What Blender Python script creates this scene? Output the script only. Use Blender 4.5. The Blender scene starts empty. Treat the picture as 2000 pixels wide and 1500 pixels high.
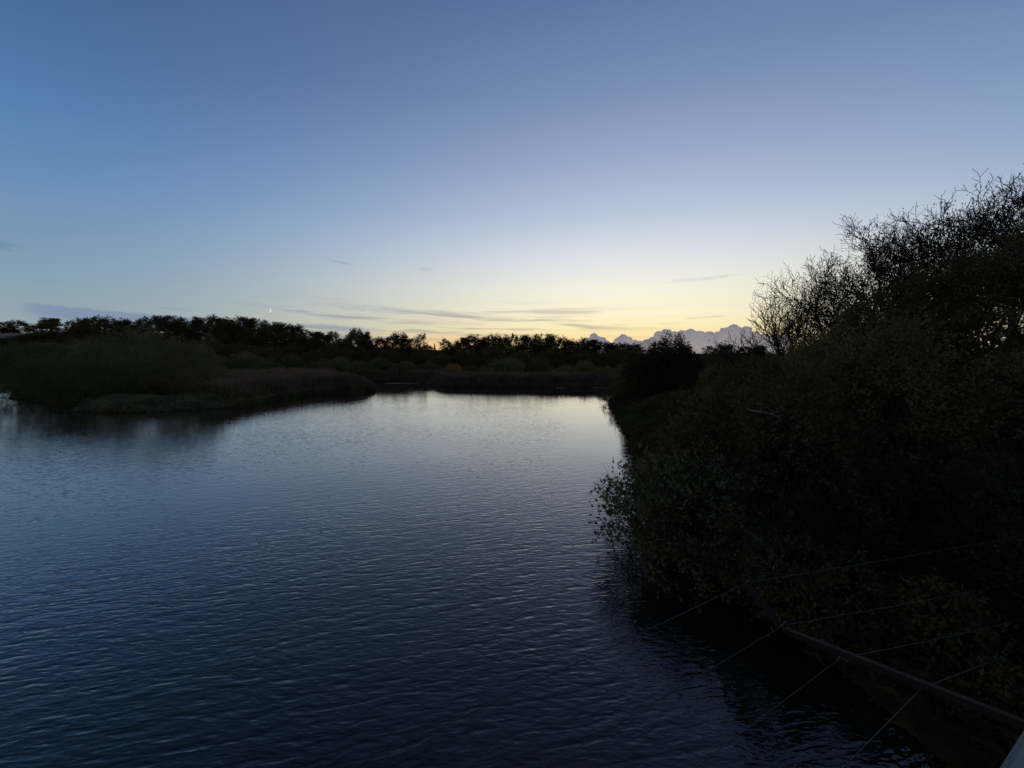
import bpy, bmesh, math, random
import numpy as np
from mathutils import Vector

sc = bpy.context.scene
R = math.radians
COL = sc.collection

# ------------------------------------------------------------------ camera
cam_d = bpy.data.cameras.new("camera")
cam = bpy.data.objects.new("camera", cam_d)
COL.objects.link(cam)
cam_d.sensor_width = 36
cam_d.lens = 36 * 781 / 2000
cam_d.clip_start = 0.05
cam_d.clip_end = 12000
cam.location = (0, 0, 6)
cam.rotation_euler = (R(90 - 4.4), 0, 0)
sc.camera = cam
sc.view_settings.view_transform = 'Standard'
sc.view_settings.look = 'None'
sc.view_settings.exposure = 0
sc.view_settings.gamma = 1
sc.cycles.max_bounces = 5
sc.cycles.diffuse_bounces = 3
sc.cycles.transmission_bounces = 2
sc.cycles.glossy_bounces = 3
sc.cycles.transparent_max_bounces = 4
sc.cycles.caustics_reflective = False
sc.cycles.caustics_refractive = False


def lin(r, g, b):
    f = lambda c: (c / 255 / 12.92) if c / 255 <= 0.04045 else ((c / 255 + 0.055) / 1.055) ** 2.4
    return (f(r), f(g), f(b), 1)


# ------------------------------------------------------------------ world: clear sky after sunset
SUN_AZ = 16.0
world = bpy.data.worlds.new("World")
sc.world = world
world.use_nodes = True
wt = world.node_tree
wt.nodes.clear()


class NB:
    """small node-building helper"""
    def __init__(self, nt):
        self.nt = nt

    def node(self, t, **kw):
        n = self.nt.nodes.new(t)
        for k, v in kw.items():
            setattr(n, k, v)
        return n

    def set(self, sock, v):
        if hasattr(v, 'is_output') or hasattr(v, 'links'):
            self.nt.links.new(v, sock)
        else:
            sock.default_value = v

    def math(self, op, a, b=None, c=None, clamp=False):
        n = self.node('ShaderNodeMath', operation=op, use_clamp=clamp)
        self.set(n.inputs[0], a)
        if b is not None:
            self.set(n.inputs[1], b)
        if c is not None:
            self.set(n.inputs[2], c)
        return n.outputs[0]

    def ramp(self, fac, stops, interp='LINEAR'):
        n = self.node('ShaderNodeValToRGB')
        cr = n.color_ramp
        cr.interpolation = interp
        while len(cr.elements) > 1:
            cr.elements.remove(cr.elements[-1])
        cr.elements[0].position, cr.elements[0].color = stops[0]
        for p, c in stops[1:]:
            e = cr.elements.new(p)
            e.color = c
        self.set(n.inputs[0], fac)
        return n.outputs[0]

    def mix(self, fac, a, b, blend='MIX'):
        n = self.node('ShaderNodeMix', data_type='RGBA', blend_type=blend)
        self.set(n.inputs['Factor'], fac)
        self.set(n.inputs[6], a)
        self.set(n.inputs[7], b)
        return n.outputs[2]

    def maprange(self, v, a, b, c=0.0, d=1.0, smooth=False):
        n = self.node('ShaderNodeMapRange', interpolation_type='SMOOTHSTEP' if smooth else 'LINEAR')
        for i, x in enumerate((v, a, b, c, d)):
            self.set(n.inputs[i], x)
        return n.outputs[0]

    def xyz(self, x, y, z=0.0):
        n = self.node('ShaderNodeCombineXYZ')
        for i, v in enumerate((x, y, z)):
            self.set(n.inputs[i], v)
        return n.outputs[0]

    def noise(self, vec, scale=1.0, detail=2.0, rough=0.5, dims='3D'):
        n = self.node('ShaderNodeTexNoise', noise_dimensions=dims)
        self.set(n.inputs['Vector'], vec)
        n.inputs['Scale'].default_value = scale
        n.inputs['Detail'].default_value = detail
        n.inputs['Roughness'].default_value = rough
        return n.outputs[0]


def build_sky():
    b = NB(wt)
    tc = b.node('ShaderNodeTexCoord')
    sp = b.node('ShaderNodeSeparateXYZ')
    wt.links.new(tc.outputs['Generated'], sp.inputs[0])
    X, Y, Z = sp.outputs
    el = b.math('MULTIPLY', b.math('ARCSINE', Z), 180 / math.pi)          # elevation, degrees
    az = b.math('MULTIPLY', b.math('ARCTAN2', X, Y), 180 / math.pi)        # azimuth, degrees
    off = b.math('ABSOLUTE', b.math('SUBTRACT', az, SUN_AZ))
    off = b.math('MINIMUM', off, b.math('SUBTRACT', 360.0, off))
    t = b.math('DIVIDE', b.math('MAXIMUM', el, 0.0), 90.0)
    cool = b.ramp(t, [(0, lin(162, 170, 172)), (3 / 90, lin(148, 165, 172)), (6 / 90, lin(137, 161, 176)), (10 / 90, lin(124, 153, 180)), (16 / 90, lin(101, 140, 181)),
                      (22 / 90, lin(84, 124, 172)), (28 / 90, lin(71, 108, 154)), (40 / 90, lin(57, 86, 126)), (55 / 90, lin(46, 66, 97)), (1, lin(38, 54, 84))])
    warm = b.ramp(t, [(0, lin(250, 205, 140)), (1.5 / 90, lin(254, 218, 156)), (3.5 / 90, lin(255, 238, 184)), (5.6 / 90, lin(254, 243, 208)), (9 / 90, lin(243, 240, 222)),
                      (13 / 90, lin(221, 225, 228)), (18 / 90, lin(186, 198, 216)), (24 / 90, lin(155, 170, 200)), (31 / 90, lin(122, 142, 179)), (39 / 90, lin(95, 118, 160)), (52 / 90, lin(64, 86, 124)), (1, lin(38, 54, 84))])
    w = b.maprange(off, 0.0, 68.0, 1.0, 0.0, True)
    sky = b.mix(w, cool, warm)
    # the side of the sky away from the sunset darkens
    dim = b.maprange(off, 60.0, 170.0, 1.0, 0.9, True)
    sky = b.mix(1.0, sky, b.xyz(dim, dim, dim), 'MULTIPLY')

    # rosy band low in the sky opposite the sunset
    rosy = b.math('MULTIPLY', b.maprange(off, 85.0, 150.0, 0, 0.7, True), b.maprange(el, 6.0, 34.0, 1, 0, True))
    sky = b.mix(rosy, sky, lin(188, 160, 158))

    # orange lowest layer left of the brightest part
    ora = b.math('MULTIPLY', b.maprange(el, 0.4, 3.2, 0.75, 0, True), b.math('MULTIPLY', b.maprange(az, -30.0, -14.0, 0, 1, True), b.maprange(az, -4.0, 12.0, 1, 0.2, True)))
    sky = b.mix(ora, sky, lin(252, 203, 138))

    # thin streaks of high cloud over the afterglow
    wob = b.noise(b.xyz(b.math('MULTIPLY', az, 0.06), b.math('MULTIPLY', el, 0.25), 3.0), 1.0, 3)
    el2 = b.math('ADD', b.math('ADD', el, b.math('MULTIPLY', az, 0.035)), b.math('MULTIPLY', wob, 1.6))
    st = b.noise(b.xyz(b.math('MULTIPLY', az, 0.055), b.math('MULTIPLY', el2, 1.15), 0.0), 1.0, 4, 0.55)
    st = b.maprange(st, 0.47, 0.66, 0, 1, True)
    band = b.math('MULTIPLY', b.maprange(el, 0.2, 2.2, 0.35, 1, True), b.maprange(el, 4.6, 7.8, 1, 0, True))
    band = b.math('MULTIPLY', band, b.math('MULTIPLY', b.maprange(az, -38.0, -24.0, 0, 1, True), b.maprange(az, 6.0, 24.0, 1, 0.15, True)))
    f = b.math('MULTIPLY', b.math('MULTIPLY', st, band), 0.80)
    cloudcol = b.mix(w, lin(118, 138, 162), lin(176, 165, 152))
    sky = b.mix(f, sky, cloudcol)

    # single clouds: centre azimuth and elevation, half-width, half-height, tilt, strength, colour
    warp = b.noise(b.xyz(b.math('MULTIPLY', az, 0.7), b.math('MULTIPLY', el, 1.6), 9.0), 1.0, 4, 0.6)
    warp = b.math('SUBTRACT', warp, 0.5)
    fine = b.noise(b.xyz(b.math('MULTIPLY', az, 0.5), b.math('MULTIPLY', el, 3.5), 2.0), 1.0, 4, 0.6)
    spots = [
        (-51.6, 9.4, 2.2, 0.55, -0.12, 0.55, (88, 122, 154)),
        (-22.9, 11.6, 1.7, 0.20, -0.16, 0.45, (120, 138, 170)),
        (-11.9, 11.3, 1.2, 0.42, -0.05, 0.30, (158, 168, 186)),
        (-3.6, 10.0, 2.6, 0.16, 0.13, 0.18, (180, 184, 192)),
        (25.0, 9.4, 5.6, 0.33, 0.035, 0.42, (188, 192, 188)),
        (26.0, 4.6, 4.0, 0.16, 0.04, 0.45, (190, 176, 146)),
        (21.0, 3.9, 3.2, 0.14, 0.05, 0.40, (196, 180, 146)),
        (-27.6, 5.25, 2.2, 0.17, -0.02, 0.62, (140, 150, 172)),
        (-31.0, 5.5, 4.5, 0.22, -0.10, 0.30, (150, 160, 176)),
        (-20.5, 6.0, 9.0, 0.65, -0.045, 0.55, (168, 174, 182)),
        (-10.0, 4.3, 8.0, 0.40, -0.03, 0.42, (196, 186, 172)),
        (-23.0, 3.3, 5.5, 0.55, -0.05, 0.60, (134, 146, 172)),
        (-40.0, 4.8, 2.2, 0.12, -0.07, 0.35, (124, 144, 166)),
    ]
    for a0, e0, ha, he, tilt, k, c in spots:
        da = b.math('SUBTRACT', az, a0)
        de = b.math('SUBTRACT', b.math('SUBTRACT', el, e0), b.math('MULTIPLY', da, tilt))
        u = b.math('DIVIDE', da, ha)
        v = b.math('DIVIDE', de, he)
        r2 = b.math('ADD', b.math('MULTIPLY', u, u), b.math('MULTIPLY', v, v))
        m = b.math('ADD', b.math('SUBTRACT', 1.0, r2), b.math('MULTIPLY', warp, 2.2))
        m = b.maprange(m, 0.0, 1.1, 0, 1, True)
        m = b.math('MULTIPLY', m, b.maprange(fine, 0.25, 0.6, 0.45, 1.0))
        sky = b.mix(b.math('MULTIPLY', m, k), sky, lin(*c))
    # low grey-blue bank at the left: flat soft upper edge falling to the right
    top = b.math('ADD', b.math('SUBTRACT', 4.65, b.math('MULTIPLY', b.math('ADD', az, 50.0), 0.06)), b.math('MULTIPLY', warp, 0.6))
    bank = b.math('MULTIPLY', b.maprange(b.math('SUBTRACT', top, el), -0.05, 0.25, 0, 1, True), b.maprange(az, -51.2, -49.0, 0, 1, True))
    bank = b.math('MULTIPLY', bank, b.maprange(az, -34.0, -30.0, 1, 0, True))
    low = b.math('ADD', b.math('SUBTRACT', 3.6, b.math('MULTIPLY', b.math('ADD', az, 50.0), 0.12)), b.math('MULTIPLY', warp, 0.5))
    bank = b.math('MULTIPLY', bank, b.maprange(b.math('SUBTRACT', el, low), -0.5, 0.3, 0.25, 1, True))
    sky = b.mix(b.math('MULTIPLY', bank, 0.85), sky, lin(124, 142, 170))

    # faint contribution of the physical sky with the sun just below the horizon
    ns = b.node('ShaderNodeTexSky', sky_type='NISHITA', sun_disc=False)
    ns.sun_elevation = R(-2)
    ns.sun_rotation = R(SUN_AZ)
    ns.ozone_density = 3
    sky = b.mix(0.06, sky, ns.outputs[0], 'ADD')
    bg = b.node('ShaderNodeBackground')
    wt.links.new(sky, bg.inputs[0])
    bg.inputs[1].default_value = 1.0
    out = b.node('ShaderNodeOutputWorld')
    wt.links.new(bg.outputs[0], out.inputs[0])


build_sky()

# ------------------------------------------------------------------ helpers
rng = np.random.default_rng(7)


def mesh_from(name, verts, faces, mat=None, smooth=False):
    me = bpy.data.meshes.new(name)
    me.from_pydata([tuple(v) for v in verts], [], [tuple(f) for f in faces])
    me.update()
    if mat:
        me.materials.append(mat)
    if smooth:
        me.shade_smooth()
    return me


def quads_mesh(name, V, k, mats, mat_idx=None):
    """V: (N*k,3) vertices, each k of them one face"""
    V = np.asarray(V, dtype=np.float32)
    n = len(V) // k
    me = bpy.data.meshes.new(name)
    me.vertices.add(len(V))
    me.vertices.foreach_set('co', V.ravel())
    me.loops.add(len(V))
    me.loops.foreach_set('vertex_index', np.arange(len(V), dtype=np.int32))
    me.polygons.add(n)
    me.polygons.foreach_set('loop_start', np.arange(0, len(V), k, dtype=np.int32))
    me.polygons.foreach_set('loop_total', np.full(n, k, dtype=np.int32))
    if mat_idx is not None:
        me.polygons.foreach_set('material_index', np.asarray(mat_idx, dtype=np.int32))
    me.update(calc_edges=True)
    for m in (mats if isinstance(mats, (list, tuple)) else [mats]):
        me.materials.append(m)
    return me


def unit(v):
    return v / np.maximum(np.linalg.norm(v, axis=-1, keepdims=True), 1e-9)


def leaf_mesh(name, C, size, mat, rg, aspect=0.5, axis=None, axis_rand=1.0):
    C = np.asarray(C)
    n = len(C)
    a = rg.normal(size=(n, 3))
    if axis is not None:
        a = unit(a) * axis_rand + axis
    a = unit(a)
    b2 = unit(np.cross(a, rg.normal(size=(n, 3))))
    L = (np.asarray(size) * np.ones(n))[:, None] * 0.5
    W = L * aspect
    V = np.empty((n, 4, 3))
    V[:, 0] = C - a * L
    V[:, 1] = C + b2 * W - a * L * 0.15
    V[:, 2] = C + a * L
    V[:, 3] = C - b2 * W - a * L * 0.15
    return quads_mesh(name, V.reshape(-1, 3), 4, mat)


def tubes_mesh(name, segs, mat, sides=4):
    """segs: list of (p0,p1,r0,r1); every one a tapered prism"""
    S = np.array([list(s[0]) + list(s[1]) + [s[2], s[3]] for s in segs], dtype=np.float64)
    p0, p1, r0, r1 = S[:, 0:3], S[:, 3:6], S[:, 6:7], S[:, 7:8]
    d = unit(p1 - p0)
    ref = np.where(np.abs(d[:, 2:3]) > 0.9, np.array([[1.0, 0, 0]]), np.array([[0, 0, 1.0]]))
    u = unit(np.cross(d, ref))
    v = np.cross(d, u)
    n = len(S)
    ring0 = np.empty((n, sides, 3))
    ring1 = np.empty((n, sides, 3))
    for i in range(sides):
        a = 2 * math.pi * i / sides
        off = u * math.cos(a) + v * math.sin(a)
        ring0[:, i] = p0 + off * r0
        ring1[:, i] = p1 + off * r1
    V = np.concatenate([ring0, ring1], axis=1).reshape(-1, 3)
    base = (np.arange(n) * 2 * sides)[:, None]
    F = []
    for i in range(sides):
        j = (i + 1) % sides
        F.append(np.concatenate([base + i, base + j, base + sides + j, base + sides + i], axis=1))
    F = np.stack(F, axis=1).reshape(-1, 4).astype(np.int32)
    me = bpy.data.meshes.new(name)
    me.vertices.add(len(V))
    me.vertices.foreach_set('co', V.astype(np.float32).ravel())
    me.loops.add(F.size)
    me.loops.foreach_set('vertex_index', F.ravel())
    me.polygons.add(len(F))
    me.polygons.foreach_set('loop_start', np.arange(0, F.size, 4, dtype=np.int32))
    me.polygons.foreach_set('loop_total', np.full(len(F), 4, dtype=np.int32))
    me.update(calc_edges=True)
    me.materials.append(mat)
    me.shade_smooth()
    return me


def link(name, me, parent=None):
    o = bpy.data.objects.new(name, me)
    COL.objects.link(o)
    if name in ('branches', 'twigs', 'stems', 'limbs', 'ivy', 'leaves', 'foliage', 'crown'):
        o['kind'] = 'stuff'
    if parent is not None:
        o.parent = parent
    return o


def tag(o, label=None, cat=None, group=None, kind=None):
    if label:
        o['label'] = label
    if cat:
        o['category'] = cat
    if group:
        o['group'] = group
    if kind:
        o['kind'] = kind
    return o


LABELLED = []
ORD = ['first', 'second', 'third', 'fourth', 'fifth', 'sixth', 'seventh', 'eighth', 'ninth', 'tenth', 'eleventh', 'twelfth']


def thing(name, loc, label, cat, group=None, rz=0.0, scale=(1, 1, 1)):
    o = bpy.data.objects.new(name, None)
    COL.objects.link(o)
    o.location = loc
    o.rotation_euler = (0, 0, rz)
    o.scale = scale
    o.empty_display_size = 0.3
    LABELLED.append(o)
    return tag(o, label, cat, group)


# ------------------------------------------------------------------ materials
def mat_new(name):
    m = bpy.data.materials.new(name)
    m.use_nodes = True
    nt = m.node_tree
    return m, NB(nt), nt.nodes['Principled BSDF'], nt


def leaf_mat(name, c1, c2, rough=0.6, trans=0.4):
    m, b, bsdf, nt = mat_new(name)
    g = b.node('ShaderNodeNewGeometry')
    oi = b.node('ShaderNodeObjectInfo')
    col = b.mix(g.outputs['Random Per Island'], (*c1, 1), (*c2, 1))
    tco = b.node('ShaderNodeTexCoord')
    patch = b.noise(tco.outputs['Object'], 0.55, 2)
    k = b.math('MULTIPLY', b.maprange(oi.outputs['Random'], 0, 1, 0.75, 1.3), b.maprange(patch, 0.3, 0.7, 0.7, 1.35))
    col = b.mix(1.0, col, b.xyz(k, k, k), 'MULTIPLY')
    nt.links.new(col, bsdf.inputs['Base Color'])
    bsdf.inputs['Roughness'].default_value = rough
    bsdf.inputs['Specular IOR Level'].default_value = 0.08
    tl = b.node('ShaderNodeBsdfTranslucent')
    nt.links.new(b.mix(1.0, col, (1.15, 1.05, 0.75, 1), 'MULTIPLY'), tl.inputs[0])
    mx = b.node('ShaderNodeMixShader')
    mx.inputs[0].default_value = trans
    nt.links.new(bsdf.outputs[0], mx.inputs[1])
    nt.links.new(tl.outputs[0], mx.inputs[2])
    nt.links.new(mx.outputs[0], nt.nodes['Material Output'].inputs[0])
    return m


def bark_mat(name, c, rough=0.9):
    m, b, bsdf, nt = mat_new(name)
    tco = b.node('ShaderNodeTexCoord')
    n = b.noise(tco.outputs['Object'], 6.0, 4)
    col = b.mix(b.maprange(n, 0.3, 0.7), (*[x * 0.6 for x in c], 1), (*[x * 1.35 for x in c], 1))
    nt.links.new(col, bsdf.inputs['Base Color'])
    bsdf.inputs['Roughness'].default_value = rough
    bsdf.inputs['Specular IOR Level'].default_value = 0.2
    return m


M = {}
M['bark'] = bark_mat('bark', (0.032, 0.026, 0.020))
M['deadwood'] = bark_mat('deadwood', (0.20, 0.19, 0.165))
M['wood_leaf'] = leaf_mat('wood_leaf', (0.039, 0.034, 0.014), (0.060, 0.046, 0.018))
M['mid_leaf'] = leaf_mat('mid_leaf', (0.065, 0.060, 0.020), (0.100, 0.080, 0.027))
M['scrub_leaf'] = leaf_mat('scrub_leaf', (0.105, 0.108, 0.042), (0.150, 0.132, 0.054))
M['scrub_warm'] = leaf_mat('scrub_warm', (0.230, 0.150, 0.034), (0.260, 0.160, 0.040))
M['willow_leaf'] = leaf_mat('willow_leaf', (0.084, 0.096, 0.038), (0.135, 0.125, 0.050))
M['bank_leaf'] = leaf_mat('bank_leaf', (0.084, 0.086, 0.035), (0.140, 0.122, 0.048))
M['olive_leaf'] = leaf_mat('olive_leaf', (0.145, 0.128, 0.040), (0.200, 0.158, 0.052))
M['ivy_leaf'] = leaf_mat('ivy_leaf', (0.048, 0.050, 0.022), (0.079, 0.072, 0.029), 0.5)
M['near_leaf'] = leaf_mat('near_leaf', (0.110, 0.114, 0.052), (0.180, 0.162, 0.070), 0.5)
M['yellow_leaf'] = leaf_mat('yellow_leaf', (0.130, 0.125, 0.040), (0.170, 0.145, 0.050), 0.5)
M['undergrowth'] = leaf_mat('undergrowth', (0.040, 0.044, 0.018), (0.065, 0.060, 0.024))
M['reed_stem'] = leaf_mat('reed_stem', (0.085, 0.092, 0.044), (0.120, 0.105, 0.052))
M['reed_plume'] = leaf_mat('reed_plume', (0.120, 0.084, 0.056), (0.150, 0.104, 0.070))
M['sedge'] = leaf_mat('sedge', (0.110, 0.118, 0.058), (0.160, 0.145, 0.074))
M['grass'] = leaf_mat('grass', (0.045, 0.046, 0.020), (0.070, 0.062, 0.026))


def ground_mat():
    m, b, bsdf, nt = mat_new('ground')
    g = b.node('ShaderNodeNewGeometry')
    sp = b.node('ShaderNodeSeparateXYZ')
    nt.links.new(g.outputs['Position'], sp.inputs[0])
    n1 = b.noise(g.outputs['Position'], 0.35, 5)
    n2 = b.noise(g.outputs['Position'], 3.0, 4)
    col = b.mix(b.maprange(n1, 0.35, 0.65), (0.036, 0.034, 0.015, 1), (0.055, 0.044, 0.022, 1))
    col = b.mix(b.maprange(n2, 0.45, 0.7), col, (0.030, 0.034, 0.014, 1))
    # pale stubble field high on the left hill, and a second narrow one below it
    wob = b.math('MULTIPLY', b.math('SUBTRACT', n1, 0.5), 14.0)
    fx = b.math('MULTIPLY', b.maprange(sp.outputs[0], -520.0, -510.0), b.maprange(sp.outputs[0], -352.0, -346.0, 1, 0))
    yy = b.math('ADD', sp.outputs[1], wob)
    fy = b.math('MULTIPLY', b.maprange(yy, 272.0, 276.0), b.maprange(yy, 312.0, 316.0, 1, 0))
    stub = b.mix(b.maprange(n2, 0.3, 0.7), (0.32, 0.215, 0.135, 1), (0.38, 0.265, 0.17, 1))
    col = b.mix(b.math('MULTIPLY', fx, fy), col, stub)
    nt.links.new(col, bsdf.inputs['Base Color'])
    bsdf.inputs['Roughness'].default_value = 1.0
    bsdf.inputs['Specular IOR Level'].default_value = 0.0
    bp = b.node('ShaderNodeBump')
    bp.inputs['Strength'].default_value = 0.6
    bp.inputs['Distance'].default_value = 0.15
    nt.links.new(n2, bp.inputs['Height'])
    nt.links.new(bp.outputs[0], bsdf.inputs['Normal'])
    return m


def water_mat():
    m, b, bsdf, nt = mat_new('water')
    g = b.node('ShaderNodeNewGeometry')
    P = g.outputs['Position']
    sp = b.node('ShaderNodeSeparateXYZ')
    nt.links.new(P, sp.inputs[0])

    def waves(rot, along, across, detail=2.0, warp=0.0, rough=0.45):
        vr = b.node('ShaderNodeVectorRotate', rotation_type='Z_AXIS')
        nt.links.new(P, vr.inputs['Vector'])
        vr.inputs['Angle'].default_value = R(rot)
        mp = b.node('ShaderNodeMapping')
        mp.inputs['Scale'].default_value = (along, across, 1)
        nt.links.new(vr.outputs[0], mp.inputs[0])
        vec = mp.outputs[0]
        if warp:
            nz = b.node('ShaderNodeTexNoise')
            nt.links.new(P, nz.inputs['Vector'])
            nz.inputs['Scale'].default_value = 0.35
            va = b.node('ShaderNodeVectorMath', operation='MULTIPLY_ADD')
            nt.links.new(nz.outputs['Color'], va.inputs[0])
            va.inputs[1].default_value = (warp, warp, 0)
            nt.links.new(vec, va.inputs[2])
            vec = va.outputs[0]
        return b.noise(vec, 1.0, detail, rough)
    w1 = waves(-10, 1.7, 7.2, 1.5, 2.2)
    w2 = waves(-3, 3.6, 14.0, 1.5, 1.4)
    w3 = waves(-20, 0.9, 3.6, 1.0, 1.4)
    w4 = waves(20, 2.2, 8.0, 1.0, 1.4)
    w5 = waves(6, 5.0, 9.5, 1.0, 2.0)
    # pointed crests: the ripple profile is a little peaked
    ridge = b.math('SUBTRACT', 1.0, b.math('MULTIPLY', b.math('ABSOLUTE', b.math('SUBTRACT', w1, 0.52)), 2.0))
    h = b.math('MULTIPLY_ADD', ridge, 0.009, b.math('MULTIPLY', w1, 0.011))
    h = b.math('MULTIPLY_ADD', w2, 0.0055, h)
    h = b.math('MULTIPLY_ADD', w3, 0.014, h)
    h = b.math('MULTIPLY_ADD', w4, 0.005, h)
    h = b.math('MULTIPLY_ADD', w5, 0.0075, h)
    # gusts and lee: ripples weaken in patches and beside the right bank
    gust = b.maprange(b.noise(P, 0.09, 2), 0.3, 0.7, 0.5, 1.3)
    lee = b.maprange(sp.outputs[0], 1.0, 7.0, 1.0, 0.45, True)
    amp = b.math('MULTIPLY', gust, lee)
    far = b.math('MULTIPLY', b.maprange(sp.outputs[1], 50.0, 66.0, 1.0, 0.35, True), b.math('ADD', b.maprange(sp.outputs[1], 8.0, 20.0, 0.65, 0.27, True), b.maprange(sp.outputs[1], 20.0, 46.0, 0.36, 0.0, True)))
    h = b.math('MULTIPLY', h, b.math('MULTIPLY', amp, far))
    bp = b.node('ShaderNodeBump')
    bp.inputs['Strength'].default_value = 1.0
    bp.inputs['Distance'].default_value = 1.0
    nt.links.new(h, bp.inputs['Height'])
    nt.links.new(bp.outputs[0], bsdf.inputs['Normal'])
    bsdf.inputs['Base Color'].default_value = (0.005, 0.005, 0.0045, 1)
    bsdf.inputs['Roughness'].default_value = 0.02
    bsdf.inputs['Specular Tint'].default_value = (1.0, 0.94, 0.84, 1)
    bsdf.inputs['IOR'].default_value = 1.33
    bsdf.inputs['Coat Weight'].default_value = 1.0          # added second layer, strengthens the sky's reflection at grazing angles
    bsdf.inputs['Coat IOR'].default_value = 1.40
    bsdf.inputs['Coat Roughness'].default_value = 0.02
    nt.links.new(bp.outputs[0], bsdf.inputs['Coat Normal'])
    return m


M['ground'] = ground_mat()
M['water'] = water_mat()

# ------------------------------------------------------------------ terrain and water
SHORE = np.array([(9, -25), (7.5, -8), (6.6, 0), (6.3, 5), (6.0, 9), (5.6, 12), (6.0, 18), (7.3, 24), (9.1, 32), (10.6, 40), (12.0, 48), (14.0, 52),
                  (16.5, 58), (19.5, 65), (20.5, 69), (19, 71), (13.5, 71), (6, 70.6), (0, 70.5), (-6, 70.8), (-10, 71.5), (-14, 74), (-17, 82), (-24, 85), (-33, 84),
                  (-36.5, 78), (-30.5, 71), (-25.5, 67.5), (-23, 65.5), (-25, 63), (-30, 58.5), (-31.6, 51), (-31.0, 44.5), (-35.6, 41.5), (-39, 40.5), (-45, 41.5), (-54, 45.5),
                  (-66, 52), (-78, 62), (-100, 85), (-160, 120), (-300, 160), (-300, -120), (60, -120), (20, -60)], dtype=float)


def shore_dist(x, y):
    """signed distance to the water's edge, positive on land"""
    P = np.stack([np.asarray(x, float).ravel(), np.asarray(y, float).ravel()], 1)
    A, B = SHORE, np.roll(SHORE, -1, axis=0)
    best = np.full(len(P), 1e9)
    inside = np.zeros(len(P), bool)
    for a, b_ in zip(A, B):
        ab = b_ - a
        t = np.clip(((P - a) @ ab) / (ab @ ab), 0, 1)
        dd = np.linalg.norm(P - (a + t[:, None] * ab), axis=1)
        best = np.minimum(best, dd)
        cond = (a[1] > P[:, 1]) != (b_[1] > P[:, 1])
        xi = a[0] + (P[:, 1] - a[1]) / (b_[1] - a[1] + 1e-12) * ab[0]
        inside ^= cond & (P[:, 0] < xi)
    return np.where(inside, -best, best).reshape(np.shape(x))


def sst(a, b_, v):
    t = np.clip((v - a) / (b_ - a), 0, 1)
    return t * t * (3 - 2 * t)


def ground_z(x, y):
    x = np.asarray(x, float)
    y = np.asarray(y, float)
    s = shore_dist(x, y)
    z = np.where(s > 0, 0.42 * (1 - np.exp(-np.maximum(s, 0) / 1.0)), -np.minimum(1.8, 0.5 * np.maximum(-s, 0)))
    land = (s > 0)
    emb = 4.6 * sst(2.0, 15.0, s) * sst(3, 9, x) * sst(48, 22, y)
    far = 2.2 * sst(95, 160, y) + 8.0 * sst(-40, -125, x) * sst(95, 190, y) + 11.5 * sst(-210, -380, x) * sst(215, 330, y)
    bump = 0.12 * np.sin(x * 0.7 + 1.3) * np.cos(y * 0.55) + 0.25 * np.sin(x * 0.13) * np.sin(y * 0.11)
    bump = bump * sst(1.0, 6.0, s)
    return z + np.where(land, emb + far + bump, 0)


def gz(x, y):
    return float(ground_z(np.array([x]), np.array([y]))[0])


def axis(lo, hi, step, far, grow=1.06):
    a = list(np.arange(lo, hi + 1e-6, step))
    st, v = step, hi
    while v < far:
        st *= grow
        v += st
        a.append(v)
    st, v = step, lo
    while v > -far:
        st *= grow
        v -= st
        a.insert(0, v)
    return np.array(a)


gx = axis(-78, 40, 1.0, 3500)
gy = axis(-12, 84, 1.0, 3500)
GX, GY = np.meshgrid(gx, gy)
GZ = ground_z(GX, GY)
nx, ny = len(gx), len(gy)
idx = np.arange(nx * ny).reshape(ny, nx)
faces = np.stack([idx[:-1, :-1], idx[:-1, 1:], idx[1:, 1:], idx[1:, :-1]], -1).reshape(-1, 4)
me = mesh_from('ground', np.stack([GX, GY, GZ], -1).reshape(-1, 3), faces, M['ground'], True)
tag(link('ground', me), kind='structure')

me = mesh_from('water', [(-300, -120, 0), (60, -120, 0), (60, 160, 0), (-300, 160, 0)], [(0, 1, 2, 3)], M['water'])
tag(link('water', me), kind='structure')


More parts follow.
